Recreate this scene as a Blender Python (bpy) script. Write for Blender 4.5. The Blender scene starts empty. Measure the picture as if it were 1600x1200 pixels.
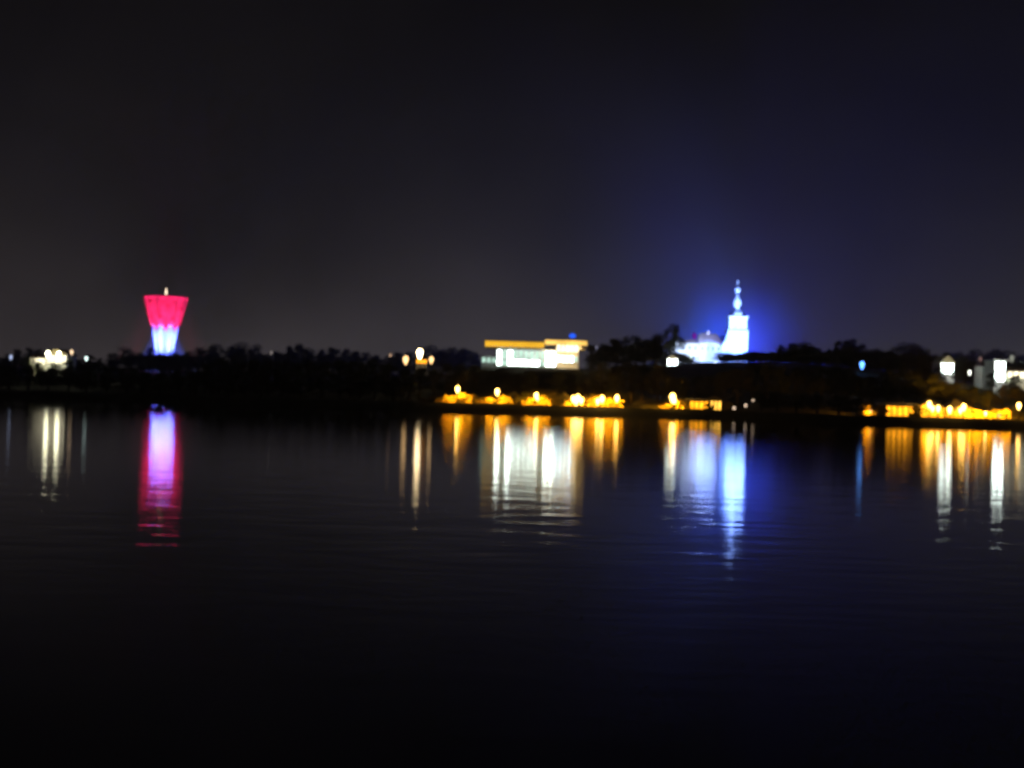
import bpy, bmesh, math, random
from mathutils import Vector, Matrix, noise

# ------------------------------------------------------------------ scene, camera, sky, exposure
S = bpy.context.scene
C = S.collection
random.seed(7)
F = 2200.0                       # focal length in photo pixels (photo is 1600 wide)
CAM_H = 4.5
PITCH = math.radians(0.31)
ROLL = math.radians(1.6)
_f = Vector((0, math.cos(PITCH), math.sin(PITCH)))
_r = Vector((1, 0, 0)); _u = Vector((0, -math.sin(PITCH), math.cos(PITCH)))
R_ = _r * math.cos(ROLL) + _u * math.sin(ROLL)
U_ = -_r * math.sin(ROLL) + _u * math.cos(ROLL)
cam_d = bpy.data.cameras.new('camera')
cam = bpy.data.objects.new('camera', cam_d); C.objects.link(cam)
M = Matrix((R_, U_, -_f)).transposed().to_4x4(); M.translation = (0, 0, CAM_H)
cam.matrix_world = M
cam_d.sensor_width = 36; cam_d.lens = 36 * F / 1600
cam_d.clip_start = 0.1; cam_d.clip_end = 12000
cam_d.dof.use_dof = True; cam_d.dof.focus_distance = 3.0; cam_d.dof.aperture_fstop = 6.2
S.camera = cam

S.view_settings.view_transform = 'Standard'; S.view_settings.look = 'None'
S.view_settings.exposure = 0; S.view_settings.gamma = 1
S.cycles.use_denoising = True
S.cycles.use_adaptive_sampling = True
S.cycles.adaptive_threshold = 0.01
S.cycles.adaptive_min_samples = 12
S.cycles.caustics_reflective = False; S.cycles.caustics_refractive = False
S.cycles.max_bounces = 6; S.cycles.volume_bounces = 0
S.cycles.sample_clamp_indirect = 40; S.cycles.sample_clamp_direct = 14

W = bpy.data.worlds.new('World'); S.world = W; W.use_nodes = True
def world_setup():
    nt = W.node_tree; N = nt.nodes; L = nt.links; N.clear()
    out = N.new('ShaderNodeOutputWorld'); bg = N.new('ShaderNodeBackground')
    tc = N.new('ShaderNodeTexCoord'); sp = N.new('ShaderNodeSeparateXYZ')
    L.new(tc.outputs['Generated'], sp.inputs[0])
    def m(op, a, b=None):
        n = N.new('ShaderNodeMath'); n.operation = op
        for i, v in enumerate((a, b)):
            if v is None: continue
            if isinstance(v, (int, float)): n.inputs[i].default_value = v
            else: L.new(v, n.inputs[i])
        return n.outputs[0]
    el = m('MAXIMUM', sp.outputs['Z'], 0.0)
    g1 = m('MULTIPLY', m('EXPONENT', m('MULTIPLY', el, -1 / 0.075)), SKY_NEAR)   # town light dome
    nz = N.new('ShaderNodeTexNoise'); nz.inputs['Scale'].default_value = 5.0; nz.inputs['Detail'].default_value = 5
    L.new(tc.outputs['Generated'], nz.inputs['Vector'])
    mod = m('ADD', m('MULTIPLY', nz.outputs['Fac'], 1.6), 0.2)
    fac = m('MULTIPLY', m('ADD', g1, SKY_BASE), mod)
    mix = N.new('ShaderNodeMix'); mix.data_type = 'RGBA'
    mix.inputs['A'].default_value = (1.1, 0.93, 0.98, 1)      # sodium tinted overcast on the left
    mix.inputs['B'].default_value = (1.02, 0.96, 1.03, 1)      # bluer on the right
    xr = m('ADD', m('MULTIPLY', sp.outputs['X'], 1.6), 0.45)
    cl = N.new('ShaderNodeClamp'); L.new(xr, cl.inputs[0]); L.new(cl.outputs[0], mix.inputs['Factor'])
    L.new(mix.outputs['Result'], bg.inputs['Color']); L.new(fac, bg.inputs['Strength'])
    L.new(bg.outputs[0], out.inputs['Surface'])
SKY_NEAR, SKY_BASE = 0.066, 0.0029
world_setup()

def hz(px): return 612 + (px - 800) * math.tan(ROLL)
def at(px, py, D):
    d = _f + R_ * ((px - 800) / F) + U_ * ((600 - py) / F)
    d = d * (D / d.y)
    return Vector((0, 0, CAM_H)) + d
def mpp(D): return D / F

# ------------------------------------------------------------------ materials
MATS = {}
def mat(name, col, rough=0.8, var=0.25, scale=0.6, metal=0.0, bump=0.0, ioff=None):
    if name in MATS: return MATS[name]
    m = bpy.data.materials.new(name); m.use_nodes = True
    nt = m.node_tree; N = nt.nodes; L = nt.links
    b = N['Principled BSDF']; b.inputs['Roughness'].default_value = rough; b.inputs['Metallic'].default_value = metal
    tc = N.new('ShaderNodeTexCoord')
    nz = N.new('ShaderNodeTexNoise'); nz.inputs['Scale'].default_value = scale; nz.inputs['Detail'].default_value = 5
    L.new(tc.outputs['Object'], nz.inputs['Vector'])
    rp = N.new('ShaderNodeValToRGB')
    rp.color_ramp.elements[0].position = 0.3; rp.color_ramp.elements[1].position = 0.7
    rp.color_ramp.elements[0].color = tuple(c * (1 - var) for c in col) + (1,)
    rp.color_ramp.elements[1].color = tuple(min(1, c * (1 + var)) for c in col) + (1,)
    L.new(nz.outputs['Fac'], rp.inputs[0]); L.new(rp.outputs[0], b.inputs['Base Color'])
    if bump:
        bp = N.new('ShaderNodeBump'); bp.inputs['Strength'].default_value = bump; bp.inputs['Distance'].default_value = 0.1
        L.new(nz.outputs['Fac'], bp.inputs['Height']); L.new(bp.outputs[0], b.inputs['Normal'])
    MATS[name] = m; return m
def emit(name, col, strength, var=0.0, scale=0.8, sample=None):
    """surface of something that gives off light"""
    if name in MATS: return MATS[name]
    m = bpy.data.materials.new(name); m.use_nodes = True
    nt = m.node_tree; N = nt.nodes; L = nt.links; N.clear()
    o = N.new('ShaderNodeOutputMaterial'); e = N.new('ShaderNodeEmission')
    e.inputs['Color'].default_value = (*col, 1); e.inputs['Strength'].default_value = strength
    if var:
        tc = N.new('ShaderNodeTexCoord'); nz = N.new('ShaderNodeTexNoise'); nz.inputs['Scale'].default_value = scale
        nz.inputs['Detail'].default_value = 3
        mr = N.new('ShaderNodeMapRange'); mr.inputs[1].default_value = 0.3; mr.inputs[2].default_value = 0.7
        mr.inputs[3].default_value = strength * (1 - var); mr.inputs[4].default_value = strength * (1 + var)
        L.new(tc.outputs['Object'], nz.inputs['Vector']); L.new(nz.outputs['Fac'], mr.inputs[0]); L.new(mr.outputs[0], e.inputs['Strength'])
    L.new(e.outputs[0], o.inputs['Surface'])
    if sample is None: sample = True
    m.cycles.emission_sampling = 'AUTO' if sample else 'NONE'
    MATS[name] = m; return m

LEAF = mat('leaf', (0.04, 0.05, 0.022), 0.7, 0.5, 0.25)
LEAF2 = mat('leaf_olive', (0.046, 0.046, 0.022), 0.7, 0.5, 0.25)
LEAFY = mat('leaf_lamp_yellow', (0.24, 0.19, 0.05), 0.7, 0.4, 0.4)  # pale yellow carries part of the lamp glow in the shrub colour
BARK = mat('bark', (0.06, 0.045, 0.03), 0.9, 0.4, 2.0, bump=0.5)
PLASTER = mat('plaster', (0.72, 0.71, 0.69), 0.85, 0.12, 0.35, bump=0.1)
STONE = mat('stone', (0.38, 0.35, 0.3), 0.85, 0.3, 1.2, bump=0.4)
CONC = mat('concrete', (0.5, 0.47, 0.45), 0.85, 0.35, 0.22, bump=0.3)
TILE = mat('roof_tile', (0.2, 0.09, 0.06), 0.8, 0.35, 1.5)
SLATE = mat('slate', (0.5, 0.5, 0.52), 0.6, 0.2, 0.8)
COPPER = mat('dome_copper', (0.62, 0.62, 0.6), 0.6, 0.15, 0.8)
METAL = mat('dark_metal', (0.05, 0.05, 0.055), 0.45, 0.2, 3.0, metal=0.6)
WHITEM = mat('white_metal', (0.75, 0.75, 0.74), 0.5, 0.05, 2.0)
TARP = mat('tent_canvas', (0.5, 0.4, 0.22), 0.8, 0.08, 1.0)
ASPH = mat('paving', (0.2, 0.18, 0.15), 0.9, 0.25, 0.8)
WOOD = mat('wood', (0.25, 0.15, 0.07), 0.7, 0.3, 1.5)

WARM = (1.0, 0.62, 0.24)
ORNG = (1.0, 0.50, 0.045)
COOL = (0.95, 1.0, 0.9)

# ------------------------------------------------------------------ helpers
def obj(name, bm, m, parent=None, smooth=False, keep=False):
    me = bpy.data.meshes.new(name)
    if not keep: bmesh.ops.recalc_face_normals(bm, faces=bm.faces[:])
    bm.to_mesh(me); bm.free()
    if smooth:
        for p in me.polygons: p.use_smooth = True
    if m is not None: me.materials.append(m)
    o = bpy.data.objects.new(name, me); C.objects.link(o)
    if parent is not None: o.parent = parent
    return o
def thing(name, label, cat, loc, group=None, rotz=0.0):
    o = bpy.data.objects.new(name, None); C.objects.link(o)
    o.location = loc; o.rotation_euler = (0, 0, rotz)
    o['label'] = label; o['category'] = cat
    if group: o['group'] = group
    o.empty_display_size = 1
    return o
def struct(o, kind='structure'):
    o['kind'] = kind; return o
def dup(o, loc, label=None, group=None, scale=None, rotz=None):
    r = o.copy(); C.objects.link(r); r.location = loc
    if scale is not None: r.scale = scale
    if rotz is not None: r.rotation_euler = (0, 0, rotz)
    if label: r['label'] = label
    if group: r['group'] = group
    for ch in list(o.children):
        c = ch.copy(); C.objects.link(c); c.parent = r
        for g in list(ch.children):
            d = g.copy(); C.objects.link(d); d.parent = c
    return r
def bx(bm, x0, x1, y0, y1, z0, z1):
    v = [bm.verts.new(p) for p in ((x0, y0, z0), (x1, y0, z0), (x1, y1, z0), (x0, y1, z0), (x0, y0, z1), (x1, y0, z1), (x1, y1, z1), (x0, y1, z1))]
    for f in ((0, 1, 5, 4), (1, 2, 6, 5), (2, 3, 7, 6), (3, 0, 4, 7), (4, 5, 6, 7), (3, 2, 1, 0)):
        bm.faces.new([v[i] for i in f])
def box(x0, x1, y0, y1, z0, z1):
    bm = bmesh.new(); bx(bm, x0, x1, y0, y1, z0, z1); return bm
def lathe_into(bm, prof, n=24, cx=0, cy=0, rot=0.0):
    rings = []
    for r, z in prof:
        rings.append([bm.verts.new((cx + r * math.cos(rot + 2 * math.pi * k / n), cy + r * math.sin(rot + 2 * math.pi * k / n), z)) for k in range(n)])
    for a, b in zip(rings, rings[1:]):
        for k in range(n):
            bm.faces.new((a[k], a[(k + 1) % n], b[(k + 1) % n], b[k]))
    bm.faces.new(list(reversed(rings[0]))); bm.faces.new(rings[-1])
def lathe(prof, n=24, cx=0, cy=0, rot=0.0):
    bm = bmesh.new(); lathe_into(bm, prof, n, cx, cy, rot); return bm
def prism_roof(bm, x0, x1, y0, y1, z0, z1, hip=0.0, along='x'):
    """gable (hip=0) or hipped roof"""
    if along == 'x':
        ym = (y0 + y1) / 2
        pts = [(x0, y0, z0), (x1, y0, z0), (x1, y1, z0), (x0, y1, z0), (x0 + hip, ym, z1), (x1 - hip, ym, z1)]
        fs = ((0, 1, 5, 4), (2, 3, 4, 5), (0, 4, 3), (1, 2, 5), (3, 2, 1, 0))
    else:
        xm = (x0 + x1) / 2
        pts = [(x0, y0, z0), (x1, y0, z0), (x1, y1, z0), (x0, y1, z0), (xm, y0 + hip, z1), (xm, y1 - hip, z1)]
        fs = ((1, 2, 5, 4), (3, 0, 4, 5), (0, 1, 4), (2, 3, 5), (3, 2, 1, 0))
    v = [bm.verts.new(p) for p in pts]
    for f in fs: bm.faces.new([v[i] for i in f])
def tube(bm, p, q, r0, r1, n=8):
    p = Vector(p); q = Vector(q); d = (q - p).normalized()
    a = d.orthogonal().normalized(); b = d.cross(a)
    A = [bm.verts.new(p + (a * math.cos(t) + b * math.sin(t)) * r0) for t in [2 * math.pi * k / n for k in range(n)]]
    B = [bm.verts.new(q + (a * math.cos(t) + b * math.sin(t)) * r1) for t in [2 * math.pi * k / n for k in range(n)]]
    for k in range(n): bm.faces.new((A[k], A[(k + 1) % n], B[(k + 1) % n], B[k]))
    bm.faces.new(A[::-1]); bm.faces.new(B)
def ball(bm, c, r, n=2, sx=1, sy=1, sz=1):
    res = bmesh.ops.create_icosphere(bm, subdivisions=n, radius=r)
    for v in res['verts']: v.co = Vector((v.co.x * sx, v.co.y * sy, v.co.z * sz)) + Vector(c)
def light(kind, name, loc, energy, col, parent=None, target=None, angle=60, blend=0.6, size=0.3):
    d = bpy.data.lights.new(name, kind); d.energy = energy; d.color = col
    if kind in ('POINT', 'SPOT'): d.shadow_soft_size = size
    if kind == 'SPOT': d.spot_size = math.radians(angle); d.spot_blend = blend
    if kind == 'AREA': d.shape = 'RECTANGLE'; d.size, d.size_y = size
    o = bpy.data.objects.new(name, d); C.objects.link(o); o.location = loc
    if target is not None:
        o.rotation_euler = (Vector(target) - Vector(loc)).to_track_quat('-Z', 'Y').to_euler()
    if parent is not None:
        o.parent = parent; o.matrix_parent_inverse = Matrix.Translation(parent.location).inverted()
    return o

# ------------------------------------------------------------------ terrain and water
def sstep(a, b, t):
    t = max(0.0, min(1.0, (t - a) / (b - a))); return t * t * (3 - 2 * t)
def edge(x): return 296 - 24 * sstep(45, 70, x) + 1.6 * math.sin(x * 0.09) + 0.7 * math.sin(x * 0.31)
PADS = []          # (x, y, radius, height)
def pad(p, r, z): PADS.append((p.x, p.y, r, z))
def ground(x, y):
    t = y - edge(x)
    if t < 5.4: z = -2 + max(-2, (t + 5.4)) * 0.345
    else: z = 1.72
    if t > 16:
        H = 7 + 9 * math.exp(-((x - 85) / 55) ** 2) + 3 * math.exp(-((x - 5) / 45) ** 2)
        z += 2.0 * sstep(16, 40, t) + (H - 3.7) * sstep(40, 170, t)
        if t > 40: z += 0.5 * noise.noise((x * 0.03, y * 0.03, 0))
    z += 11 * sstep(100, 130, x) * sstep(215, 275, t) + 5 * (1 - sstep(-40, 0, x)) * sstep(330, 430, t)
    for (a, b, r, h) in PADS:
        d = math.hypot(x - a, y - b)
        if d < r * 1.8: z += (h - z) * (1 - sstep(r, r * 1.8, d))
    return z
TOWER_D = 740; tw = at(257, 548, TOWER_D); pad(tw, 30, 10)
CH_D = 520; ch = at(1152, 550, CH_D); pad(ch, 26, 17.5)
MO_D = 500
HB_D = 346; hb = at(835, 574, HB_D); pad(hb, 16, hb.z - 0.3)

def build_ground():
    xs = [-4000, -2500, -1500, -900, -600, -450, -350] + [-290 + 6 * i for i in range(98)] + [350, 450, 600, 900, 1500, 2500, 4000]
    def ys_for(x):
        e = edge(x)
        return [e + t for t in (-9.4, -5.4, -2, 0, 2.5, 5.4, 9, 13, 16, 19, 24, 30, 36, 42, 50, 60, 70, 80, 92, 104, 116, 128, 142, 156, 172, 190, 210, 235, 260, 290, 330, 370, 410, 440, 470, 520, 600, 800, 1200, 2000, 4000, 7000)]
    bm = bmesh.new(); grid = []
    for x in xs:
        grid.append([bm.verts.new((x, y, ground(x, y))) for y in ys_for(x)])
    for a, b in zip(grid, grid[1:]):
        for k in range(len(a) - 1): bm.faces.new((a[k], b[k], b[k + 1], a[k + 1]))
    g = obj('ground', bm, mat('grass_soil', (0.06, 0.06, 0.03), 0.95, 0.5, 0.3, bump=0.4), smooth=True)
    return struct(g)
build_ground()

def build_promenade():
    bm = bmesh.new(); prev = None
    x = -50.0
    while x <= 175:
        e = edge(x); row = []
        for t in (6.5, 6.5, 13.0, 13.0):
            row.append(t)
        z = 1.72
        pts = [(x, e + 6.2, z - .3), (x, e + 6.2, z + .10), (x, e + 6.5, z + .10), (x, e + 6.5, z + .02), (x, e + 13, z + .02), (x, e + 13, z - .3)]
        cur = [bm.verts.new(p) for p in pts]
        if prev:
            for k in range(5): bm.faces.new((prev[k], cur[k], cur[k + 1], prev[k + 1]))
        prev = cur; x += 3
    return struct(obj('promenade', bm, ASPH))
build_promenade()

def water_mat():
    m = bpy.data.materials.new('river_water'); m.use_nodes = True
    nt = m.node_tree; N = nt.nodes; L = nt.links
    N.remove(N['Principled BSDF']); mx = N.new('ShaderNodeMixShader'); fr = N.new('ShaderNodeFresnel'); fr.inputs['IOR'].default_value = 1.333
    di = N.new('ShaderNodeBsdfDiffuse'); di.inputs['Color'].default_value = (0.006, 0.008, 0.009, 1)
    b = N.new('ShaderNodeBsdfGlossy'); b.distribution = 'BECKMANN'; b.inputs['Color'].default_value = (1, 1, 1, 1)
    L.new(fr.outputs[0], mx.inputs[0]); L.new(di.outputs[0], mx.inputs[1]); L.new(b.outputs[0], mx.inputs[2])
    L.new(mx.outputs[0], N['Material Output'].inputs['Surface'])
    geo = N.new('ShaderNodeNewGeometry'); sp = N.new('ShaderNodeSeparateXYZ'); L.new(geo.outputs['Position'], sp.inputs[0])
    def rng(a, b, c, d):           # wind on the open river dies away in the lee of the far bank
        r = N.new('ShaderNodeMapRange'); r.inputs[1].default_value = a; r.inputs[2].default_value = b
        r.inputs[3].default_value = c; r.inputs[4].default_value = d; L.new(sp.outputs['Y'], r.inputs[0]); return r.outputs[0]
    L.new(rng(45, 130, WATER_ROUGH * .8, WATER_ROUGH), b.inputs['Roughness'])
    near = rng(22, 40, .25, 1)
    def wave(sx, sy, dist, fade, prev=None, detail=2):
        mp = N.new('ShaderNodeMapping'); mp.inputs['Scale'].default_value = (sx, sy, 1)
        L.new(geo.outputs['Position'], mp.inputs['Vector'])
        nz = N.new('ShaderNodeTexNoise'); nz.inputs['Scale'].default_value = 1.0; nz.inputs['Detail'].default_value = detail
        L.new(mp.outputs[0], nz.inputs['Vector'])
        bp = N.new('ShaderNodeBump'); bp.inputs['Distance'].default_value = dist
        mu = N.new('ShaderNodeMath'); mu.operation = 'MULTIPLY'; L.new(fade, mu.inputs[0]); L.new(near, mu.inputs[1]); L.new(mu.outputs[0], bp.inputs['Strength'])
        L.new(nz.outputs['Fac'], bp.inputs['Height'])
        if prev is not None: L.new(prev.outputs[0], bp.inputs['Normal'])
        return bp
    w1 = wave(0.22, 0.42, WAVE_BIG, rng(50, 150, 1, .1), None, 1)           # long lazy swell, crests across the view
    w2 = wave(0.45, 1.1, WAVE_SMALL, rng(40, 110, 1, .0), w1, 1)             # ripples
    L.new(w2.outputs[0], b.inputs['Normal'])
    return m
WATER_ROUGH, WAVE_BIG, WAVE_SMALL = 0.113, 0.024, 0.017
bm = bmesh.new()
v = [bm.verts.new(p) for p in ((-4000, -60, 0), (4000, -60, 0), (4000, 300, 0), (-4000, 300, 0))]
bm.faces.new(v)
struct(obj('water', bm, water_mat()))

# ------------------------------------------------------------------ water tower
def build_water_tower():
    z0 = 9.5
    T = thing('water_tower', 'tall flared concrete water tower floodlit pink above and blue below', 'water tower', (tw.x, tw.y, z0))
    k = mpp(TOWER_D)
    def zz(py): return at(257, py, TOWER_D).z - z0
    zt, zb, zn = zz(465.5), zz(508), zz(552)
    # bowl
    rt, rm = 32 * k, 21.2 * k
    prof = [(rm * 0.55, zb - 0.8), (rm, zb)]
    for i in range(1, 9):
        t = i / 8; prof.append((rm + (rt - rm) * (t ** 0.95), zb + (zt - zb) * t))
    prof += [(rt + 0.25, zt + 0.05), (rt + 0.25, zt + 0.8), (rt - 0.5, zt + 0.8), (rt - 0.6, zt + 0.1)]
    bowl = obj('bowl', lathe(prof, 40), CONC, T, True)
    # raised ribs down the bowl and shaft
    n = 12
    for i in range(n):
        a = math.pi / n + 2 * math.pi * i / n + 0.07
        bm = bmesh.new(); ca, sa = math.cos(a), math.sin(a); w = 0.42
        pr = [(rm * 0.98, zb), (rt * 0.995, zt + .5), (rt + 0.7, zt + .5), (rm + 0.55, zb)]
        vs = []
        for s in (-1, 1):
            vs.append([bm.verts.new((r * ca - s * w * sa, r * sa + s * w * ca, z)) for r, z in pr])
        for q in range(4): bm.faces.new((vs[0][q], vs[0][(q + 1) % 4], vs[1][(q + 1) % 4], vs[1][q]))
        bm.faces.new(vs[0][::-1]); bm.faces.new(vs[1])
        obj('rib', bm, CONC, bowl)
    # patches where the brick infill was shot away
    rnd = random.Random(5)
    for i in range(14):
        a = rnd.uniform(math.pi * 1.05, math.pi * 1.95); t = rnd.uniform(.1, .9)
        r = rm + (rt - rm) * (t ** .95); z = zb + (zt - zb) * t
        bm = bmesh.new(); s = rnd.uniform(.5, 1.1)
        ball(bm, (r * math.cos(a), r * math.sin(a), z), s, 2, 1, 1, rnd.uniform(.7, 1.3))
        for vv in bm.verts:      # flatten into the wall
            p = vv.co; rr = math.hypot(p.x, p.y); lim = rm + (rt - rm) * (max(0, min(1, (p.z - zb) / (zt - zb))) ** .95) + .06
            vv.co = Vector((p.x * lim / rr, p.y * lim / rr, p.z)) if rr > lim else p
        obj('shell_hole', bm, mat('burnt_brick', (0.2, 0.09, 0.06), .9, .4, 1.5), bowl)
    # shaft: core plus eight flaring legs
    obj('shaft', lathe([(2.5, -1), (2.5, zn), (3.0, zb - 0.3)], 24), CONC, T, True)
    for i in range(8):
        a = math.radians(22.5 + 45 * i - 6); ca, sa = math.cos(a), math.sin(a); w = 1.2
        bm = bmesh.new(); vs = []
        pr = [(3.0, -1), (3.0, zb - .2), (rm * 0.98, zb - .2), (4.3, zn), (4.0, -1)]
        for s in (-1, 1):
            vs.append([bm.verts.new((r * ca - s * w * sa, r * sa + s * w * ca, z)) for r, z in pr])
        for q in range(5): bm.faces.new((vs[0][q], vs[0][(q + 1) % 5], vs[1][(q + 1) % 5], vs[1][q]))
        bm.faces.new(vs[0][::-1]); bm.faces.new(vs[1])
        obj('leg', bm, CONC, T)
    # roof and mast
    obj('roof', lathe([(rt - .6, zt + .15), (rt * .5, zt + .5), (1.2, zt + .7), (1.2, zt + 1.6), (0.9, zt + 1.7)], 32), CONC, T)
    bm = bmesh.new(); tube(bm, (0, 0, zt + 1.6), (0, 0, zz(450)), .28, .12)
    ball(bm, (0, 0, zz(449.5)), .25, 2)
    obj('mast', bm, WHITEM, T)
    bm = bmesh.new()
    lathe_into(bm, [(.45, zt + 1.75), (.5, zt + 2.0), (.5, zz(457)), (.25, zz(450.5))], 10)
    obj('mast_glow_sleeve', bm, emit('mast_glow', (1.0, .78, .55), 3.0), T)  # glowing sleeve added so the mast shows; the mast is no lamp
    # floodlights round the foot: pink narrow ones aimed at the bowl, blue-white ones at the shaft
    X, Y = tw.x, tw.y
    for i in range(8):
        a = 2 * math.pi * i / 8 + .3
        p = (X + 26 * math.cos(a), Y + 26 * math.sin(a), 11.5)
        light('SPOT', 'pink_beam', p, PINK_W, (1.0, 0.02, 0.14), T, (X + 5 * math.cos(a), Y + 5 * math.sin(a), z0 + zt - 3.0), 30, .55, .5)
        a += .39
        p = (X + 15 * math.cos(a), Y + 15 * math.sin(a), 11.5)
        light('SPOT', 'blue_beam', p, BLUE_W, (0.085, 0.135, 1.0), T, (X + 2 * math.cos(a), Y + 2 * math.sin(a), z0 + zn + 7.5), 36, .8, .5)
    return T
PINK_W, BLUE_W = 140000, 1900000
build_water_tower()

# ------------------------------------------------------------------ church on the hill
def build_church():
    k = mpp(CH_D); z0 = 17.0
    T = thing('church', 'white church with onion topped bell tower, floodlit blue white on the hilltop', 'church', (ch.x, ch.y, z0))
    def zz(py): return at(1152, py, CH_D).z - z0
    def xx(px): return at(px, 520, CH_D).x - ch.x
    za, zb, zc, zd, ze = zz(517), zz(496), zz(484), zz(466), zz(441)
    x0, x1 = xx(1138), xx(1168); cx = (x0 + x1) / 2; hw = (x1 - x0) / 2
    tower = obj('bell_tower', box(x0, x1, 0, 2 * hw, -1.5, za), PLASTER, T)
    # corner pilasters, cornice, windows
    for px in (x0 - .12, x1 - 0.55):
        obj('pilaster', box(px, px + .67, -.16, .4, -1.4, za - .35), PLASTER, tower)
    obj('cornice', box(x0 - .45, x1 + .45, -.45, 2 * hw + .45, za - .3, za + .3), STONE, tower)
    bx0, bx1 = cx - hw * .9, cx + hw * .93
    b = obj('belfry', box(bx0, bx1, .35, 2 * hw - .35, za + .3, zb), PLASTER, T)
    obj('cornice', box(bx0 - .5, bx1 + .5, -.1, 2 * hw + .1, zb, zb + .5), STONE, b)
    def arch(name, w, zlo, zhi, y, m, par, xc):
        bm = bmesh.new(); pts = [(xc - w, zlo), (xc + w, zlo)] + [(xc + w * math.cos(t), zhi - w + w * math.sin(t)) for t in [math.pi * i / 8 for i in range(9)]]
        a = [bm.verts.new((p, y, q)) for p, q in pts]; c = [bm.verts.new((p, y + .25, q)) for p, q in pts]
        n = len(pts)
        for i in range(n): bm.faces.new((a[i], a[(i + 1) % n], c[(i + 1) % n], c[i]))
        bm.faces.new(a[::-1]); bm.faces.new(c)
        return obj(name, bm, m, par)
    LOUV = mat('louvre', (0.4, 0.42, 0.46), .7, .2, 3)
    arch('belfry_window', .75, za + 1.0, zb - .8, .22, LOUV, b, cx - .9)
    arch('belfry_window', .75, za + 1.0, zb - .8, .22, LOUV, b, cx + 1.2)
    arch('window', .6, za - 3.2, za - 1.2, -.12, LOUV, tower, cx + .2)
    arch('door', 1.0, -.5, 2.8, -.12, WOOD, tower, cx + .2)
    bm = bmesh.new(); bmesh.ops.create_circle(bm, cap_ends=True, radius=.8, segments=20)
    for vv in bm.verts: vv.co = Vector((cx + .2 + vv.co.x, -.14 + 0, za - 4.6 + vv.co.y))
    e = bmesh.ops.extrude_face_region(bm, geom=bm.faces[:]); bmesh.ops.translate(bm, verts=[q for q in e['geom'] if isinstance(q, bmesh.types.BMVert)], vec=(0, -.1, 0))
    obj('clock_face', bm, WHITEM, tower)
    # welsh hood, lantern, onion, spire
    yc = hw
    dome = [(hw * .98, zb + .5), (hw * .95, zb + 1.0), (hw * .78, zb + 1.9), (hw * .55, zb + 2.5), (1.75, zc - .2), (1.65, zc)]
    obj('dome', lathe(dome, 8, cx, yc, math.pi / 8), COPPER, T, False)
    lan = obj('lantern', lathe([(1.15, zc), (1.15, zc + .4), (.95, zc + .5), (.95, zc + 1.5), (1.3, zc + 1.7), (1.5, zc + 2.4), (1.45, zc + 3.2), (1.1, zd), (.7, zd + .6), (.62, zd + 2.2)], 12, cx, yc), COPPER, T, True)
    z2 = zd + 2.2
    obj('spire', lathe([(.62, z2), (.75, z2 + .3), (1.15, z2 + .9), (1.2, z2 + 1.5), (.85, z2 + 2.1), (.45, z2 + 2.5), (.3, ze - .5)], 12, cx, yc), COPPER, T, True)
    bm = bmesh.new(); bx(bm, cx - .12, cx + .12, yc - .12, yc + .12, ze - .6, ze + 1.1); bx(bm, cx - .55, cx + .55, yc - .1, yc + .1, ze + .3, ze + .55)
    ball(bm, (cx, yc, ze - .5), .38)
    obj('cross', bm, WHITEM, T)
    # nave behind, with a gable roof that shows left of the tower
    n0, n1 = xx(1129), xx(1166); yn = 2.2; zn = zz(541); zr = zz(519)
    nave = obj('nave', box(n0, n1, yn, yn + 30, -1.5, zn), PLASTER, T)
    bm = bmesh.new(); prism_roof(bm, n0 - .4, n1 + .35, yn - .2, yn + 30.3, zn, zr, 0, 'y'); obj('nave_roof', bm, SLATE, T)
    bm = bmesh.new()  # swept shoulder between tower and nave front
    pts = [(n0 - .1, -1.2), (x0 - .02, -1.2), (x0 - .02, zz(521)), (x0 - .5, zz(524)), (x0 - .8, zz(530)), (n0 + .5, zz(538)), (n0 - .1, zz(542))]
    a = [bm.verts.new((p, .8, q)) for p, q in pts]; c = [bm.verts.new((p, yn - .3, q)) for p, q in pts]; n = len(pts)
    for i in range(n): bm.faces.new((a[i], a[(i + 1) % n], c[(i + 1) % n], c[i]))
    bm.faces.new(a[::-1]); bm.faces.new(c); obj('gable_shoulder', bm, PLASTER, T)
    X, Y = ch.x, ch.y
    light('SPOT', 'church_flood', (X - 5, Y - 24, z0 + 1.5), CH_W, (.12, .26, 1.0), T, (X + cx, Y, z0 + 11), 60, .6, .6)
    light('SPOT', 'church_flood', (X + 9, Y - 22, z0 + 1.5), CH_W * .9, (.18, .32, 1.0), T, (X + cx, Y, z0 + 9), 60, .6, .6)
    light('SPOT', 'spire_flood', (X + 2, Y - 20, z0 + 1.5), CH_W * .7, (.3, .45, 1.0), T, (X + cx, Y + 4, z0 + 25), 26, .6, .6)
    # blue floods on the back of the tower and on the ground that colour the mist
    light('POINT', 'blue_flood', (X + cx + 2.2, Y + 2 * hw + 2.5, z0 + zr + 1.5), BEAM_W, (.0, .06, 1.0), T, size=.5)
    light('POINT', 'blue_flood', (X + n0 + 1.0, Y + 34, z0 + zn - 2), BEAM_W * .55, (.0, .09, 1.0), T, size=.5)
    light('POINT', 'violet_flood', (X + x1 + 2.5, Y + 14, z0 + 4.0), BEAM_W * .75, (.05, .03, 1.0), T, size=.5)
    return T
CH_W, BEAM_W = 330000, 120000
build_church()

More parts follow.
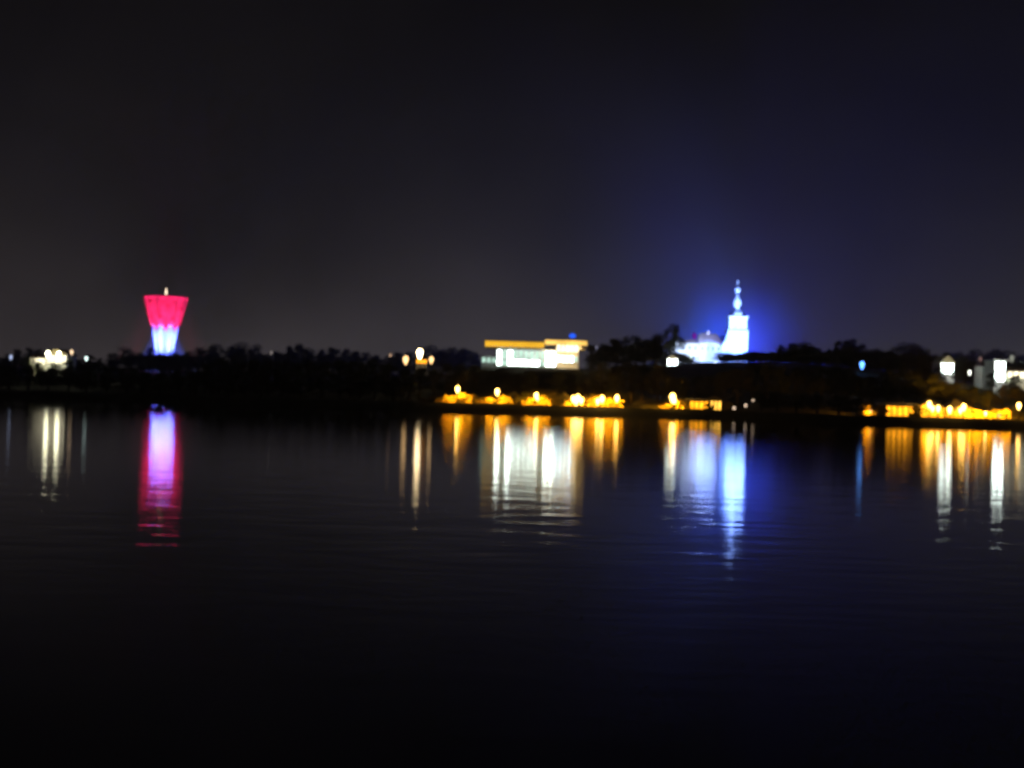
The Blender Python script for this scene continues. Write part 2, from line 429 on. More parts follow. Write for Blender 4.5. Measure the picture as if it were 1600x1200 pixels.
# ------------------------------------------------------------------ generic facade pieces
def add_window(par, x0, x1, z0, z1, y, glass, frame=WHITEM, bars=1):
    t = .09
    bm = bmesh.new()
    bx(bm, x0, x1, y - .06, y + .05, z1 - t, z1); bx(bm, x0, x1, y - .06, y + .05, z0, z0 + t)
    bx(bm, x0, x0 + t, y - .06, y + .05, z0 + t, z1 - t); bx(bm, x1 - t, x1, y - .06, y + .05, z0 + t, z1 - t)
    for i in range(bars):
        xc = x0 + (x1 - x0) * (i + 1) / (bars + 1); bx(bm, xc - .03, xc + .03, y - .045, y + .04, z0 + t, z1 - t)
    w = obj('window', bm, frame, par)
    obj('pane', box(x0 + t, x1 - t, y - .02, y + .02, z0 + t, z1 - t), glass, w)
    return w
PANE_DARK = mat('dark_glass', (.03, .035, .04), .1, .1)
PANE_WHITE = emit('lit_glass_white', (.85, 1.0, .92), 15.0, .5, .35)
PANE_MINT = emit('lit_glass_mint', (.62, .95, .78), 1.1, .35, .3)
PANE_ICE = emit('lit_glass_ice', (.5, .82, 1.0), 12.0, .5, .35)
PANE_CREAM = emit('lit_glass_cream', (1.0, .9, .62), 3.5, .4, .4)
PANE_WARM = emit('lit_glass_warm', (1.0, .62, .2), 3.0, .4, .5)
PANE_ORNG = emit('lit_glass_orange', (1, .36, .01), 3.2, .45, .6)

# ------------------------------------------------------------------ monastery beside the church
def build_monastery():
    D = MO_D; p0 = at(1088, 556, D); z0 = p0.z - 3
    T = thing('monastery', 'white monastery wings with pale lavender roof left of the church', 'monastery', (p0.x, p0.y, z0))
    def X(px): return at(px, 545, D).x - p0.x
    def Z(py, px=1088): return at(px, py, D).z - z0
    # main block with pale hipped roof
    x0, x1 = X(1093), X(1126); ze, zr = Z(537, 1110), Z(520, 1110)
    w = obj('wall', box(x0, x1, 0, 11, -3, ze), PLASTER, T)
    bm = bmesh.new(); prism_roof(bm, x0 - .5, x1 + .6, -.5, 11.5, ze, zr, 1.2); r = obj('roof', bm, SLATE, T)
    bm = bmesh.new(); bx(bm, X(1107), X(1111), 4.6, 5.8, zr - 1, zr + 1.0); obj('chimney', bm, PLASTER, r)
    n = 4
    for i in range(n):
        xa = x0 + (x1 - x0) * (i + .3) / n
        add_window(w, xa, xa + .95, ze - 2.7, ze - .9, -.05, PANE_DARK)
    # left wing
    a0, a1 = X(1047), X(1092); ze2 = Z(536, 1068)
    w2 = obj('wall', box(a0, a1 - .05, 1.2, 9, -3, ze2), PLASTER, T)
    bm = bmesh.new(); prism_roof(bm, a0 - .4, a1 - .1, .8, 9.4, ze2, ze2 + 1.5, 1.0); obj('roof', bm, SLATE, T)
    for i in range(5):
        xa = a0 + (a1 - a0) * (i + .25) / 5
        add_window(w2, xa, xa + .9, ze2 - 2.6, ze2 - .9, 1.15, PANE_DARK)
    px, py = p0.x, p0.y
    xm = px + (x0 + x1) / 2
    light('SPOT', 'wall_flood', (xm, py - 11, z0 + 5), MO_W, (.25, .4, 1.0), T, (xm, py, z0 + ze - 4), 54, .6, .5)
    light('SPOT', 'roof_flood', (xm, py - 9, z0 + ze + 6), MO_W * .03, (.45, .42, 1.0), T, (xm, py + 2, z0 + ze + 1), 75, .6, .5)
    xm2 = px + (a0 + a1) / 2
    light('SPOT', 'wall_flood', (xm2, py - 9, z0 + 5), MO_W * .1, (.5, .65, 1.0), T, (xm2, py, z0 + ze2 - 2), 100, .6, .5)
    return T
MO_W = 240000
build_monastery()

# ------------------------------------------------------------------ bright hotel above the river
def build_hotel():
    D = HB_D; k = mpp(D)
    T = thing('hotel', 'low flat roofed hotel with glowing white glass front and amber lit roof edge', 'hotel', (hb.x, hb.y, hb.z))
    def X(px): return at(px, 555, D).x - hb.x
    def Z(py, px=835): return at(px, py, D).z - hb.z
    za, zs, zr = Z(573), Z(546), Z(536)
    xl, xr = X(776), X(869)
    body = obj('wall', box(xl, xr, 0, 14, -3, zs), PLASTER, T)
    n = 11; w = (xr - xl) / n
    for i in range(n):
        if i == 2: continue
        g = PANE_MINT if i in (1, 8) else PANE_WHITE
        add_window(body, xl + i * w + .06, xl + (i + 1) * w - .06, .25, zs - 2.6, -.06, g, WHITEM, 1)
        add_window(body, xl + i * w + .12, xl + (i + 1) * w - .12, zs - 2.45, zs - .35, -.06, PANE_WHITE if i in (0, 9, 10) else PANE_MINT, WHITEM, 1)
    add_window(body, xl + 2 * w + .06, xl + 3 * w - .06, .25, zs - .35, -.06, PANE_WHITE, WHITEM, 1)
    # taller right block
    ra, rb = X(851), X(904); zt = Z(533, 880)
    right = obj('wall', box(xr + .02, rb, .8, 13, -3, zt - .9), PLASTER, T)
    m = 5; ww = (rb - xr) / m
    for i in range(m):
        xa = xr + .02 + i * ww
        add_window(right, xa + .1, xa + ww - .1, Z(566, 885), Z(556, 885), .74, PANE_ICE if i < 4 else PANE_MINT, WHITEM, 1)
        add_window(right, xa + .1, xa + ww - .1, Z(550, 885), Z(539, 885), .74, PANE_CREAM, WHITEM, 1)
    # left annex
    la, lb = X(752), xl - .05
    left = obj('wall', box(la, lb, 1.5, 10, -3, Z(556, 765)), PLASTER, T)
    for i in range(3):
        ws = (lb - la) / 3
        add_window(left, la + i * ws + .12, la + (i + 1) * ws - .12, Z(567, 765), Z(558, 765), 1.44, PANE_MINT)
    # overhanging flat roofs with amber light strips under the fascia
    rx0, rx1 = X(757), X(850)
    roof = obj('roof', box(rx0, rx1, -2.6, 14.5, zs + .25, zr + .3), PLASTER, T)
    strip = emit('amber_strip', (1.0, .52, .03), 1.25, .3, .12)
    obj('light_strip', box(rx0 + .15, rx1 - .1, -2.68, -2.602, zs + .35, zr + .1), strip, roof)
    roof2 = obj('roof', box(rx1 + .02, X(917), -2.2, 14, zt - 1.0, zt + .25), PLASTER, T)
    obj('light_strip', box(rx1 + .1, X(916), -2.28, -2.202, zt - 1.0, zt + .1), emit('cream_strip', (1.0, .6, .13), 1.9, .45, .2), roof2)
    # terrace parapet right end
    obj('terrace_wall', box(X(904) + .02, X(914), -1.6, 6, Z(548, 908), zt - 1.12), STONE, T)
    # rooftop mast with blue beacon
    bm = bmesh.new(); tube(bm, (X(895), 5, zt + .2), (X(895), 5, Z(526, 895)), .12, .08); obj('roof_mast', bm, METAL, T)
    bm = bmesh.new(); ball(bm, (X(895), 5, Z(523.5, 895)), .75, 2, 1.2, 1, .8); obj('beacon', bm, emit('blue_beacon', (.02, .12, 1.0), 1.3), T)
    # lights under the eaves washing the front
    a = light('AREA', 'eave_light', (hb.x + (xl + xr) / 2, hb.y - 2.2, hb.z + zs + .15), 700, (.85, 1, .9), T, size=(14, .3))
    light('AREA', 'eave_light', (hb.x + X(880), hb.y - 1.9, hb.z + zt - 1.25), 900, (1, .66, .25), T, size=(8, .4))
    return T
build_hotel()

# ------------------------------------------------------------------ smaller lit houses
def house(name, label, cat, px0, px1, pyt, pyb, D, glass, roof='gable', roofh=1.6, nwin=3, depth=8, wallm=PLASTER, group=None, flood=None, storeys=1):
    pc = (px0 + px1) / 2; p = at(pc, pyb, D); k = mpp(D)
    T = thing(name, label, cat, p, group)
    hw = (px1 - px0) * k / 2; h = (pyb - pyt) * k
    w = obj('wall', box(-hw, hw, 0, depth, -3, h), wallm, T)
    gap = .03 if glass is PANE_ORNG else .1
    ws = 2 * hw / nwin; sh = h / storeys
    for s in range(storeys):
        for i in range(nwin):
            add_window(w, -hw + i * ws + ws * gap, -hw + (i + 1) * ws - ws * gap, s * sh + sh * .1, s * sh + sh * .93, -.05, glass, WHITEM if wallm is PLASTER else WOOD, 0 if glass is PANE_ORNG else 1)
    bm = bmesh.new()
    if roof == 'gable': prism_roof(bm, -hw - .4, hw + .4, -.5, depth + .5, h, h + roofh, .6)
    elif roof == 'gable_front': prism_roof(bm, -hw - .3, hw + .3, -.5, depth + .5, h, h + roofh, 0, 'y')
    elif roof == 'pyramid': prism_roof(bm, -hw - .5, hw + .5, -.7, depth + .7, h, h + roofh, hw + .45)
    else: bx(bm, -hw - .5, hw + .5, -.7, depth + .5, h + .003, h + .35)
    obj('roof', bm, TILE if roof == 'gable' else (TARP if roof in ('pyramid', 'gable_front') else PLASTER), T)
    if flood:
        light('SPOT', 'wall_flood', (p.x, p.y - 7, p.z + .5), flood[0], flood[1], T, (p.x, p.y, p.z + h * .5), 95, .7, .4)
    return T
house('house', 'low white house glowing cream at the far left between dark trees', 'house', 47, 71, 559, 570, 353, PANE_CREAM, 'gable', .9, 4, flood=(900, (1, .95, .5)))
house('house', 'taller white gabled house glowing beside the low cream one on the left', 'house', 72, 104, 554, 570, 352, PANE_CREAM, 'gable_front', 1.5, 5, flood=(1500, (1, .97, .65)))
house('house', 'narrow white gabled house lit pale beside the tall dark tree on the right', 'house', 1469, 1491, 567, 585, 400, PANE_WHITE, 'gable_front', 2.2, 2, flood=(2500, (.95, 1, .9)), storeys=2)
house('house', 'white two storey house glaring brightest near the right edge', 'house', 1553, 1571, 564, 598, 380, PANE_WHITE, 'flat', 1, 2, flood=(3500, (.95, 1, .92)), storeys=2)
house('house', 'dim greenish white house partly hidden beside the glaring two storey one', 'house', 1536, 1551, 572, 590, 392, PANE_MINT, 'gable', 1.2, 2)
house('house', 'low cream lit house running out at the right edge of the view', 'house', 1573, 1612, 580, 592, 384, PANE_CREAM, 'gable', 1.2, 4, flood=(1500, (1, .9, .6)))
house('gatehouse', 'small bright white gatehouse below the monastery wing', 'gatehouse', 1042, 1059, 560, 573, 470, PANE_WHITE, 'gable_front', 1.0, 2, flood=(3000, (1, 1, 1)))
house('cottage', 'small cottage front glowing amber between three warm lamps', 'cottage', 650, 667, 561, 569, 372, PANE_ORNG, 'gable', .9, 3)

house('kiosk', 'flat roofed promenade kiosk with amber lit windows right of a lamp', 'kiosk', 1077, 1107, 626, 641, 311, PANE_ORNG, 'flat', .4, 4, 5, WOOD)
house('kiosk', 'taller pyramid roofed kiosk with brightest amber front beside the flat roofed one', 'kiosk', 1109, 1127, 625, 643, 310.5, emit('lit_glass_bright', (1, .5, .06), 3.5, .5, .5), 'pyramid', .9, 3, 4, WOOD)
house('pavilion', 'long amber lit waterside pavilion with flat roof on the right bank', 'pavilion', 1384, 1428, 633, 653, 287, PANE_ORNG, 'flat', .4, 5, 6, WOOD)
house('marquee', 'pointed canvas marquee glowing amber next to the long pavilion', 'marquee', 1438, 1474, 638, 654, 286, PANE_ORNG, 'pyramid', 2.1, 4, 5.4, TARP)
house('marquee', 'pointed canvas marquee glowing amber at the dark end of the bank', 'marquee', 1481, 1516, 639, 654.5, 286, PANE_ORNG, 'pyramid', 2.0, 4, 5.4, TARP)

# ------------------------------------------------------------------ street lamps
def make_lamp(name, label, cat, head, zg, r, m, spot=None, group=None, heads=None):
    """pole standing on the ground at zg, glowing globe at head"""
    T = thing(name, label, cat, (head.x, head.y, zg), group)
    h = head.z - zg
    bm = bmesh.new(); lathe_into(bm, [(.16, -.4), (.16, .5), (.09, .6), (.06, h - r * 1.8 - .06), (.13, h - r * 1.74)], 10); obj('pole', bm, METAL, T)
    for q, (dx, dz, rs) in enumerate(heads or ((0, 0, 1),)):
        rr = r * rs; zc = h + dz
        lantern = [(rr * .2, zc - rr * 1.75), (rr * .55, zc - rr * .9), (rr * .9, zc), (rr * .8, zc + rr * .75), (rr * .3, zc + rr * 1.3)]
        obj('globe', lathe(lantern, 12, dx, 0), m, T, True)
        if q:
            bm = bmesh.new(); tube(bm, (0, 0, zc - rr * 1.9), (dx, 0, zc - rr * 1.72), .05, .05, 6); obj('arm', bm, METAL, T)
    bm = bmesh.new(); lathe_into(bm, [(r * .45, h + r * 1.38), (r * .4, h + r * 1.5), (.05, h + r * 1.8)], 10); obj('cap', bm, METAL, T)
    if spot:
        light('SPOT', 'lamp_light', (head.x, head.y + r + .35, head.z), spot[0], spot[1], T, (head.x, head.y + 2.6, zg + .2), 106, .35, .15)
    return T
G_WARM = emit('globe_warm', (1.0, .55, .11), 15)
G_ORNG = emit('globe_orange', (1.0, .55, .12), 16)
G_WHITE = emit('globe_white', (1.0, .97, .66), 30)
G_MID = emit('globe_mid', (1.0, .6, .25), 3)
G_DIM = emit('globe_dim', (1.0, .6, .35), 1.2)
G_BLUE = emit('globe_blue', (.10, .32, 1.0), 5)
LAMP_W = 34000
PG = 'globe lamps on the promenade'
HEADS = {903: ((0, 0, .6), (-.95, -.35, .62), (.75, -.6, .6), (-.3, -1.0, .5)), 938: ((.4, 0, .9), (-.55, -.55, .75)), 1051: ((0, 0, 1), (.45, -.7, .6)),
         1452: ((0, 0, 1), (.7, -.8, .8)), 1506: ((0, 0, 1), (-.7, -.7, .8)), 838: ((0, 0, 1), (.35, -.75, .5))}
lamps = [
    (715, 608, 305, .50, G_WARM, 'warm globe lamp rising from the first amber lit shrubs on the promenade'),
    (777, 612, 305, .50, G_WARM, 'warm globe lamp below the left end of the hotel'),
    (838, 618, 305, .48, G_WARM, 'warm globe lamp below the middle of the hotel front'),
    (903, 621, 305, .85, G_WARM, 'large blazing four globed lamp below the right end of the hotel'),
    (938, 623, 304, .60, G_WARM, 'warm globe lamp second in the close trio past the hotel'),
    (964, 622, 304, .52, G_WARM, 'warm globe lamp at the dark end of the close trio'),
    (1051, 621, 305, .70, G_WARM, 'warm globe lamp alone left of the kiosks'),
    (1452, 632, 284, .5, G_WARM, 'warm globe lamp in front of the marquee beside the long pavilion'),
    (1466, 638, 283, .45, G_WARM, 'lower warm globe lamp close to the tall lamp by the marquee'),
    (1484, 640, 283, .5, G_WARM, 'warm globe lamp between the two marquees'),
    (1506, 636, 284, .5, G_WARM, 'warm globe lamp at the far corner of the last marquee'),
    (1360, 643, 284, .28, G_DIM, 'dim globe lamp left of the long pavilion under the trees'),
    (1540, 646, 282, .3, G_ORNG, 'small orange globe lamp past the last marquee'),
    (1592, 634, 281, .45, G_ORNG, 'orange globe lamp at the very right edge of the view'),
    (1561, 650, 280, .28, G_DIM, 'faint orange globe lamp nearest the right edge of the bank'),
]
for px, py, D, r, m, lab in lamps:
    p = at(px, py, D)
    dim = m is G_DIM
    make_lamp('street_lamp', lab, 'street lamp', p, 1.74, r, m, (LAMP_W * (.25 if dim else (.16 if 1440 < px < 1510 else 1)), (1, .41, .012)), PG, HEADS.get(px))
for px, py, lab in ((1147, 638, 'short bollard light nearest the pointed kiosk'), (1165, 634, 'short bollard light second from the pointed kiosk'), (1177, 626, 'dim bollard light farthest from the kiosks up the slope')):
    p = at(px, py, 309 if py > 630 else 318)
    zg = ground(p.x, p.y)
    T = thing('bollard_light', lab, 'bollard light', (p.x, p.y, min(zg, p.z - .5)), 'bollard lights by the kiosks')
    h = p.z - T.location.z
    obj('post', lathe([(.12, -.3), (.1, h - .25)], 10), METAL, T)
    obj('lens', lathe([(.2, h - .25), (.26, h), (.22, h + .3), (.05, h + .4)], 10), emit('bollard_glow', (1, .72, .5), 1.6), T)
# lamps up among the trees
up = [
    (75, 553, 345, .55, G_WHITE, 'bright white lamp at the join of the two cream houses'),
    (92, 554, 345, .55, G_WHITE, 'bright white lamp before the gable of the taller cream house'),
    (112, 550, 350, .42, emit('globe_peach', (1, .7, .42), 2.0), 'soft peach lamp standing above the end of the cream houses'),
    (17, 558, 352, .42, emit('globe_paleblue', (.55, .65, 1.0), 1.1), 'faint pale blue lamp alone in trees at the left edge'),
    (135, 560, 352, .38, emit('globe_aqua', (.75, 1.0, .95), 3), 'small cold white lamp between the cream houses and pink tower'),
    (634, 562, 360, .75, G_MID, 'left warm lamp of three around the amber cottage'),
    (656, 552, 362, .85, emit('globe_pale', (1, .75, .4), 16), 'topmost warm lamp above the amber cottage'),
    (674, 562, 360, .62, G_MID, 'right warm lamp of three around the amber cottage'),
    (610, 555, 380, .25, G_DIM, 'tiny dim lamp in trees left of the amber cottage'),
    (424, 551, 400, .28, emit('globe_grey', (.7, .6, .55), .6), 'tiny grey lamp in a dip of the tree line'),
    (932, 543, 430, .25, emit('globe_lilac', (.6, .6, .9), .8), 'tiny lilac lamp right of the hotel roof'),
    (1118, 568, 470, .45, emit('globe_cold', (.9, .95, 1.0), 3), 'small cold white lamp below the church in trees'),
    (1080, 556, 480, .55, emit('globe_mint', (.7, .95, .85), 2), 'small mint lamp under the monastery wing'),
    (1085, 525, 512, .85, emit('globe_magenta', (.45, .0, .6), .45), 'dull magenta lamp behind the roof of the monastery wing'),
    (1347, 570, 400, .75, G_BLUE, 'blue lamp alone in the dark trees on the right'),
    (1515, 582, 395, .45, emit('globe_cream', (1, 1, .85), 4), 'small white lamp between the gabled house and the glaring one'),
    (1532, 561, 410, .45, emit('globe_rose', (.8, .45, .4), .35), 'dull rose lamp in trees above the white houses'),
    (1581, 560, 400, .7, emit('globe_dull', (.6, .62, .5), .5), 'dull greenish lamp above the glaring white house'),
]
for px, py, D, r, m, lab in up:
    p = at(px, py, D); zg = min(ground(p.x, p.y), p.z - 3)
    make_lamp('street_lamp', lab, 'street lamp', p, zg, r, m, None, 'lamps up among the trees')

# ------------------------------------------------------------------ trees
def clump_mesh(seed, H, Wd, nclump, nleaf, size, zlo=.28, point=0.0):
    rnd = random.Random(seed); bm = bmesh.new()
    cl = []
    for i in range(nclump):
        t = rnd.random() ** .8
        z = H * (zlo + (1 - zlo - .06) * t)
        env = math.sin(math.pi * min(1, .18 + .82 * t * .93)) ** .55 * (1 - point * t)
        a = rnd.uniform(0, 2 * math.pi); r = Wd * env * math.sqrt(rnd.random()) * .85
        cl.append((Vector((r * math.cos(a), r * math.sin(a), z)), Wd * rnd.uniform(.2, .36)))
    for i in range(nleaf):
        c, r = rnd.choice(cl)
        d = Vector((rnd.gauss(0, 1), rnd.gauss(0, 1), rnd.gauss(0, .8))).normalized()
        p = c + d * r * rnd.uniform(.55, 1.08)
        n = (d + Vector((rnd.gauss(0, .5), rnd.gauss(0, .5), rnd.gauss(0, .5)))).normalized()
        a = n.orthogonal().normalized(); a = Matrix.Rotation(rnd.uniform(0, 6.28), 3, n) @ a; b = n.cross(a)
        s = size * rnd.uniform(.6, 1.3)
        bm.faces.new([bm.verts.new(p + q) for q in (a * s, b * s * .6, -a * s, -b * s * .6)])
    return bm, cl
def make_tree(seed, H, Wd, m, point=0.0):
    T = thing('tree', 'dark tree', 'tree', (0, 0, 0))
    bm, cl = clump_mesh(seed, H, Wd, 30, 3000, .22, point=point)
    tb = bmesh.new(); tube(tb, (0, 0, -1.2), (.1, 0, H * .35), .34, .24); tube(tb, (.1, 0, H * .35), (0, .1, H * .8), .24, .06)
    rnd = random.Random(seed)
    for c, r in cl[:9]: tube(tb, (.08, 0, min(c.z * .8, H * rnd.uniform(.3, .6))), c, .13, .04, 6)
    obj('trunk', tb, BARK, T); obj('crown', bm, m, T, keep=True)
    return T
protos = [make_tree(11, 12, 3.6, LEAF), make_tree(12, 12, 4.3, LEAF2), make_tree(13, 12, 3.1, LEAF, .35), make_tree(14, 12, 4.8, LEAF), make_tree(15, 12, 3.9, LEAF2, .2)]
used = set()
def place_tree(px, py_top, D, label, group, kind=None, wide=1.0):
    i = random.randrange(5) if kind is None else kind
    p = at(px, py_top, D); zg = ground(p.x, p.y); h = p.z - zg
    if h < 2.2: return None
    s = h / 12.0; sw = (.45 + .55 * s) * wide * (1 if s < 1.3 else 1.05)
    sc = (sw, sw, s); loc = (p.x, p.y, zg); rz = random.uniform(0, 6.28)
    if i not in used:
        used.add(i); o = protos[i]; o.location = loc; o.scale = sc; o.rotation_euler = (0, 0, rz); o['label'] = label
        if group: o['group'] = group
        return o
    return dup(protos[i], loc, label, group, sc, rz)
def interp(tab, x):
    for (a, b), (c, d) in zip(tab, tab[1:]):
        if a <= x <= c: return b + (d - b) * (x - a) / (c - a)
    return tab[0][1] if x < tab[0][0] else tab[-1][1]
def wood_of(px):
    if px < 215: return 'dark tree in the unlit wood left of the pink tower', 'trees left of the pink tower'
    if px < 300: return 'dark tree standing in front of the pink tower foot', 'trees in front of the pink tower'
    if px < 625: return 'dark tree in the unlit wood between pink tower and amber cottage', 'trees between tower and cottage'
    if px < 745: return 'dark tree between the amber cottage and the hotel', 'trees between cottage and hotel'
    if px < 925: return 'faintly lit tree on the slope under the bright hotel', 'trees under the hotel'
    if px < 1035: return 'dark tree between the hotel and the monastery', 'trees between hotel and monastery'
    if px < 1185: return 'dark tree on the slope under the church and monastery', 'trees under the church'
    if px < 1370: return 'dark tree in the unlit wood between kiosks and long pavilion', 'trees between kiosks and pavilion'
    return 'dark tree on the slope above the marquees', 'trees above the marquees'
# front rows just behind the promenade; tops stay below the lit things behind them
FRONT = [(-20, 571), (40, 571), (110, 570), (150, 564), (200, 572), (222, 577), (296, 577), (315, 567), (340, 560), (600, 564), (625, 573), (680, 573), (700, 566), (745, 570), (752, 578), (905, 579), (925, 566),
         (1030, 563), (1040, 580), (1085, 584), (1125, 582), (1150, 574), (1180, 566), (1330, 572), (1342, 583), (1365, 583), (1380, 570), (1455, 578), (1462, 592), (1500, 592), (1530, 603), (1620, 604)]
x = -18.0
while x < 1625:
    dark_shore = x < 640 or 1180 < x < 1350
    D = (316 if x < 1340 else 300) + random.uniform(0, 14)
    j = random.uniform(0, 7) if x < 740 or x > 910 else random.uniform(0, 3)
    lab, grp = wood_of(x)
    place_tree(x, interp(FRONT, x) + j, D, lab, grp, wide=1.1)
    x += random.uniform(17, 25)
# low waterside bushes and trees where the bank is unlit
x = -15.0
while x < 1380:
    if x < 650 or 1185 < x < 1352:
        p = at(x, 600, 300)
        D = edge(p.x) + random.uniform(7, 12)
        lab = 'low dark tree leaning over the water\'s edge below the pink tower wood' if x < 650 else 'low dark tree at the water\'s edge between the lit stretches of bank'
        place_tree(x, hz(x) - random.uniform(2, 16), D, lab, 'low trees at the unlit waterside' if x < 650 else 'low trees at the dark gap', wide=1.5)
    x += random.uniform(24, 34)
# back row: the skyline
SKY = [(-20, 548), (30, 549), (60, 545), (130, 556), (160, 553), (200, 547), (225, 545), (236, 543), (258, 549), (272, 551), (285, 545), (340, 541), (385, 534), (410, 545), (428, 551), (442, 538), (470, 540), (520, 545), (560, 549),
       (620, 551), (690, 541), (725, 540), (745, 546)]
SKY2 = [(925, 541), (945, 530), (1000, 527), (1030, 520)]
SKY3 = [(1178, 556), (1200, 545), (1230, 537), (1262, 532), (1295, 543), (1325, 530), (1350, 546), (1385, 548), (1420, 539), (1455, 548), (1500, 551), (1530, 552), (1560, 550), (1620, 560)]
for tab in (SKY, SKY2, SKY3):
    x = tab[0][0]
    while x <= tab[-1][0]:
        D = random.uniform(540, 600) if x < 750 else random.uniform(455, 490)
        lab, grp = wood_of(x)
        place_tree(x, interp(tab, x) + random.choice((-4, -2, -1, 0, 1, 2, 4, 6)), D, lab.replace('dark tree', 'taller dark tree') + ', on the skyline', grp + ' on the skyline', wide=1.15)
        place_tree(x + random.uniform(-6, 6), interp(tab, x) + random.uniform(7, 13), D - 25, lab + ', below the skyline', grp, wide=1.7)
        x += random.uniform(13, 20)
place_tree(1050, 508, 478, 'tallest dark rounded tree rising beside the monastery wing', None, 3, 1.0)
place_tree(1028, 521, 474, 'dark tree shouldering the tallest one beside the monastery', None, 1, 1.0)
place_tree(1325, 531, 452, 'dark peaked tree standing above its neighbours near the blue lamp', None, 2, 1.25)
place_tree(1430, 538, 440, 'broad dark tree left of the pale gabled house', None, 3, 1.1)
for px, py, lab in ((1238, 541, 'pale lit treetop right of the church in blue glow'), (1256, 538, 'brownish lit tree right of the pale treetop')):
    o = place_tree(px, py, 470, lab, None, 1, 1.0)
for px, py in ((1040, 556), (1061, 551), (1074, 557), (1085, 558), (1096, 561), (1106, 563), (1118, 560), (1128, 560), (1137, 552), (1168, 549), (1178, 552), (1188, 550), (1044, 552), (1056, 553), (1068, 555), (1079, 556), (1090, 560), (1101, 560), (1112, 559), (1124, 556)):
    place_tree(px, py, 487, 'dark tree against the foot of the floodlit white walls on the hill', 'trees at the monastery foot', wide=1.5)
for i in range(30):
    px = 1128 + i * 8.6
    place_tree(px, (553 if px < 1172 else 551) + random.uniform(-2.5, 3.5), 466 + random.uniform(-8, 8), 'bushy dark tree on the crest right below the church', 'bushy trees on the crest by the church', wide=2.0)
for px in (226, 240, 252, 266, 280):
    place_tree(px, 556 + random.uniform(-2, 2), 640, 'dark tree standing in front of the pink tower foot', 'trees in front of the pink tower', wide=1.5)
for px, py, D in ((1465, 574, 392), (1495, 571, 392), (1474, 587, 390), (1549, 583, 374), (1578, 590, 374), (1588, 586, 376), (46, 560, 345), (61, 565, 345), (108, 562, 345), (86, 567, 345)):
    place_tree(px, py, D, 'small dark tree screening a lit white house' , 'small trees screening the lit houses', wide=.8)
for i, px in enumerate((1130, 1146, 1160, 1174)):      # hedge of trees hiding the church foot
    place_tree(px, (556, 555, 553, 553)[i], 505, 'dark tree at the foot of the church tower', 'trees at the church foot', wide=.9)
pq = at(1238, 545, 470)
fl = thing('flood_light', 'small floodlight on the hill shining up into the pale treetop', 'floodlight', (pq.x - 2, pq.y - 6, ground(pq.x - 2, pq.y - 6)))
obj('housing', lathe([(.2, 0), (.2, .3), (.35, .5), (.35, .7)], 10), METAL, fl)
light('SPOT', 'tree_flood', tuple(fl.location + Vector((0, 0, .9))), 30000, (.55, .75, 1), fl, (pq.x, pq.y, pq.z), 50, .7, .3)

# amber lit shrubs along the promenade
def make_shrub(seed):
    bm, cl = clump_mesh(seed, 2.0, 1.35, 14, 1500, .17, zlo=.02)
    return bm
shr = []
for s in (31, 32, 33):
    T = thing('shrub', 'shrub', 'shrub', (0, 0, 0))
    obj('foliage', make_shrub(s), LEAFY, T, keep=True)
    tb = bmesh.new()
    for q in range(4): tube(tb, (0, 0, -.3), (random.uniform(-.5, .5), random.uniform(-.5, .5), 1.1), .05, .02, 5)
    obj('stem', tb, BARK, T)
    shr.append(T)
shr_used = set()
SH = [(652, 668, 627, 632), (746, 757, 626, 634), (811, 820, 627, 635), (836, 843, 627, 636), (670, 690, 622, 632), (690, 712, 618, 633), (718, 746, 616, 633), (757, 772, 624, 634), (780, 795, 619, 634), (796, 811, 617, 634), (820, 836, 624, 636), (842, 858, 620, 637), (858, 888, 617, 636),
      (892, 920, 619, 634), (918, 944, 618, 639), (944, 972, 624, 637), (1036, 1048, 634, 641), (1060, 1078, 626, 641), (1106, 1111, 630, 641), (1127, 1144, 630, 641), (1352, 1384, 636, 652), (1427, 1440, 634, 653), (1517, 1530, 640, 656), (1530, 1552, 645, 656), (1553, 1575, 640, 658)]
def shrub_where(px):
    if px < 750: return 'amber lit shrub by the first promenade lamp', 'shrubs by the first lamp'
    if px < 815: return 'amber lit shrub by the second promenade lamp', 'shrubs by the second lamp'
    if px < 890: return 'amber lit shrub by the third promenade lamp', 'shrubs by the third lamp'
    if px < 980: return 'amber lit shrub by the trio of lamps', 'shrubs by the trio of lamps'
    if px < 1150: return 'amber lit shrub beside the kiosks', 'shrubs beside the kiosks'
    if px < 1445: return 'amber lit shrub at an end of the long pavilion', 'shrubs by the long pavilion'
    return 'amber lit shrub past the last marquee', 'shrubs past the last marquee'
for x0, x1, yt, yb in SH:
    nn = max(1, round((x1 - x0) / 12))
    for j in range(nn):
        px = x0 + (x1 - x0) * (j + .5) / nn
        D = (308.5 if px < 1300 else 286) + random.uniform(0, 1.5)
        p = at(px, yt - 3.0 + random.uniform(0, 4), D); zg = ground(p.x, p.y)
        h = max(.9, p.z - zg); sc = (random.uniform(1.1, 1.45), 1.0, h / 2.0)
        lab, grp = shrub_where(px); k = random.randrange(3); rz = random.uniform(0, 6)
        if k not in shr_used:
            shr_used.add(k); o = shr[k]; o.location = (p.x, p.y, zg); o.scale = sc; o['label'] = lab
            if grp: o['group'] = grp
        else: dup(shr[k], (p.x, p.y, zg), lab, grp, sc, rz)

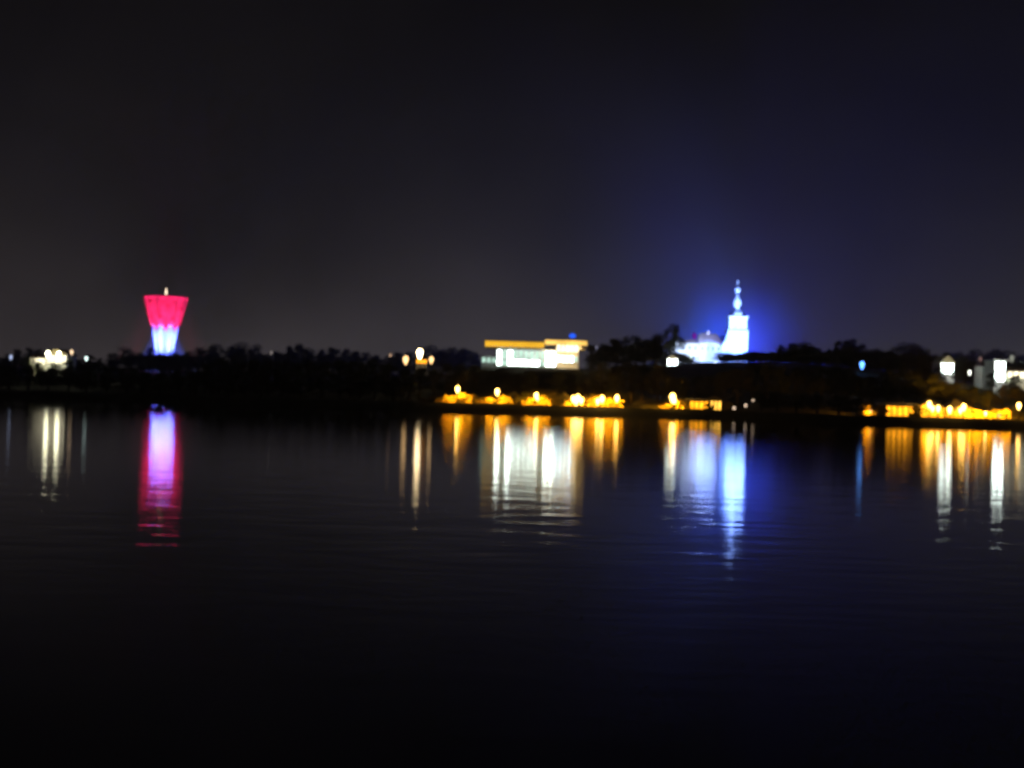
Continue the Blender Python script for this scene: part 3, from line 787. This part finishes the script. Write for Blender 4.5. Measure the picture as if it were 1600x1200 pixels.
# ------------------------------------------------------------------ night haze
HAZE, MIST = 0.0005, 0.008
def build_haze():
    m = bpy.data.materials.new('night_haze'); m.use_nodes = True
    nt = m.node_tree; N = nt.nodes; L = nt.links; N.clear()
    o = N.new('ShaderNodeOutputMaterial'); v = N.new('ShaderNodeVolumePrincipled')
    v.inputs['Color'].default_value = (.85, .87, .92, 1); v.inputs['Density'].default_value = HAZE; v.inputs['Anisotropy'].default_value = 0.2
    L.new(v.outputs[0], o.inputs['Volume'])
    h = obj('haze', box(-700, 700, -50, 900, -5.2, 150), m)
    return struct(h, 'stuff')
build_haze()
def mist(loc, rad, dens, tilt=0.0, nscale=1.3):
    m = bpy.data.materials.new('mist'); m.use_nodes = True
    nt = m.node_tree; N = nt.nodes; L = nt.links; N.clear()
    o = N.new('ShaderNodeOutputMaterial'); v = N.new('ShaderNodeVolumePrincipled')
    v.inputs['Color'].default_value = (.9, .92, .95, 1)
    tc = N.new('ShaderNodeTexCoord'); ln = N.new('ShaderNodeVectorMath'); ln.operation = 'LENGTH'
    L.new(tc.outputs['Object'], ln.inputs[0])
    mr = N.new('ShaderNodeMapRange'); mr.interpolation_type = 'SMOOTHSTEP'
    mr.inputs[1].default_value = 1.0; mr.inputs[2].default_value = 0.1; mr.inputs[3].default_value = 0; mr.inputs[4].default_value = 1
    L.new(ln.outputs['Value'], mr.inputs[0])
    nz = N.new('ShaderNodeTexNoise'); nz.inputs['Scale'].default_value = nscale; nz.inputs['Detail'].default_value = 2
    L.new(tc.outputs['Object'], nz.inputs['Vector'])
    r2 = N.new('ShaderNodeMapRange'); r2.inputs[1].default_value = .35; r2.inputs[2].default_value = .65; r2.inputs[3].default_value = .35; r2.inputs[4].default_value = 1.5
    L.new(nz.outputs['Fac'], r2.inputs[0])
    mu = N.new('ShaderNodeMath'); mu.operation = 'MULTIPLY'; md = N.new('ShaderNodeMath'); md.operation = 'MULTIPLY'; md.inputs[1].default_value = dens; pw = N.new('ShaderNodeMath'); pw.operation = 'POWER'; pw.inputs[1].default_value = 2.4; L.new(mr.outputs[0], pw.inputs[0])
    L.new(pw.outputs[0], mu.inputs[0]); L.new(r2.outputs[0], mu.inputs[1])
    L.new(mu.outputs[0], md.inputs[0]); L.new(md.outputs[0], v.inputs['Density']); L.new(v.outputs[0], o.inputs['Volume'])
    bm = bmesh.new(); ball(bm, (0, 0, 0), 1.03, 3)
    h = obj('mist', bm, m); h.location = loc; h.scale = rad; h.rotation_euler = (0, tilt, 0)
    return struct(h, 'stuff')
mist((ch.x + 5, ch.y + 46, 25), (46, 38, 44), MIST * 2.2)
pp = at(1050, 340, 545)
mist(tuple(pp), (84, 54, 104), MIST * .13, math.radians(-12), 1.0)
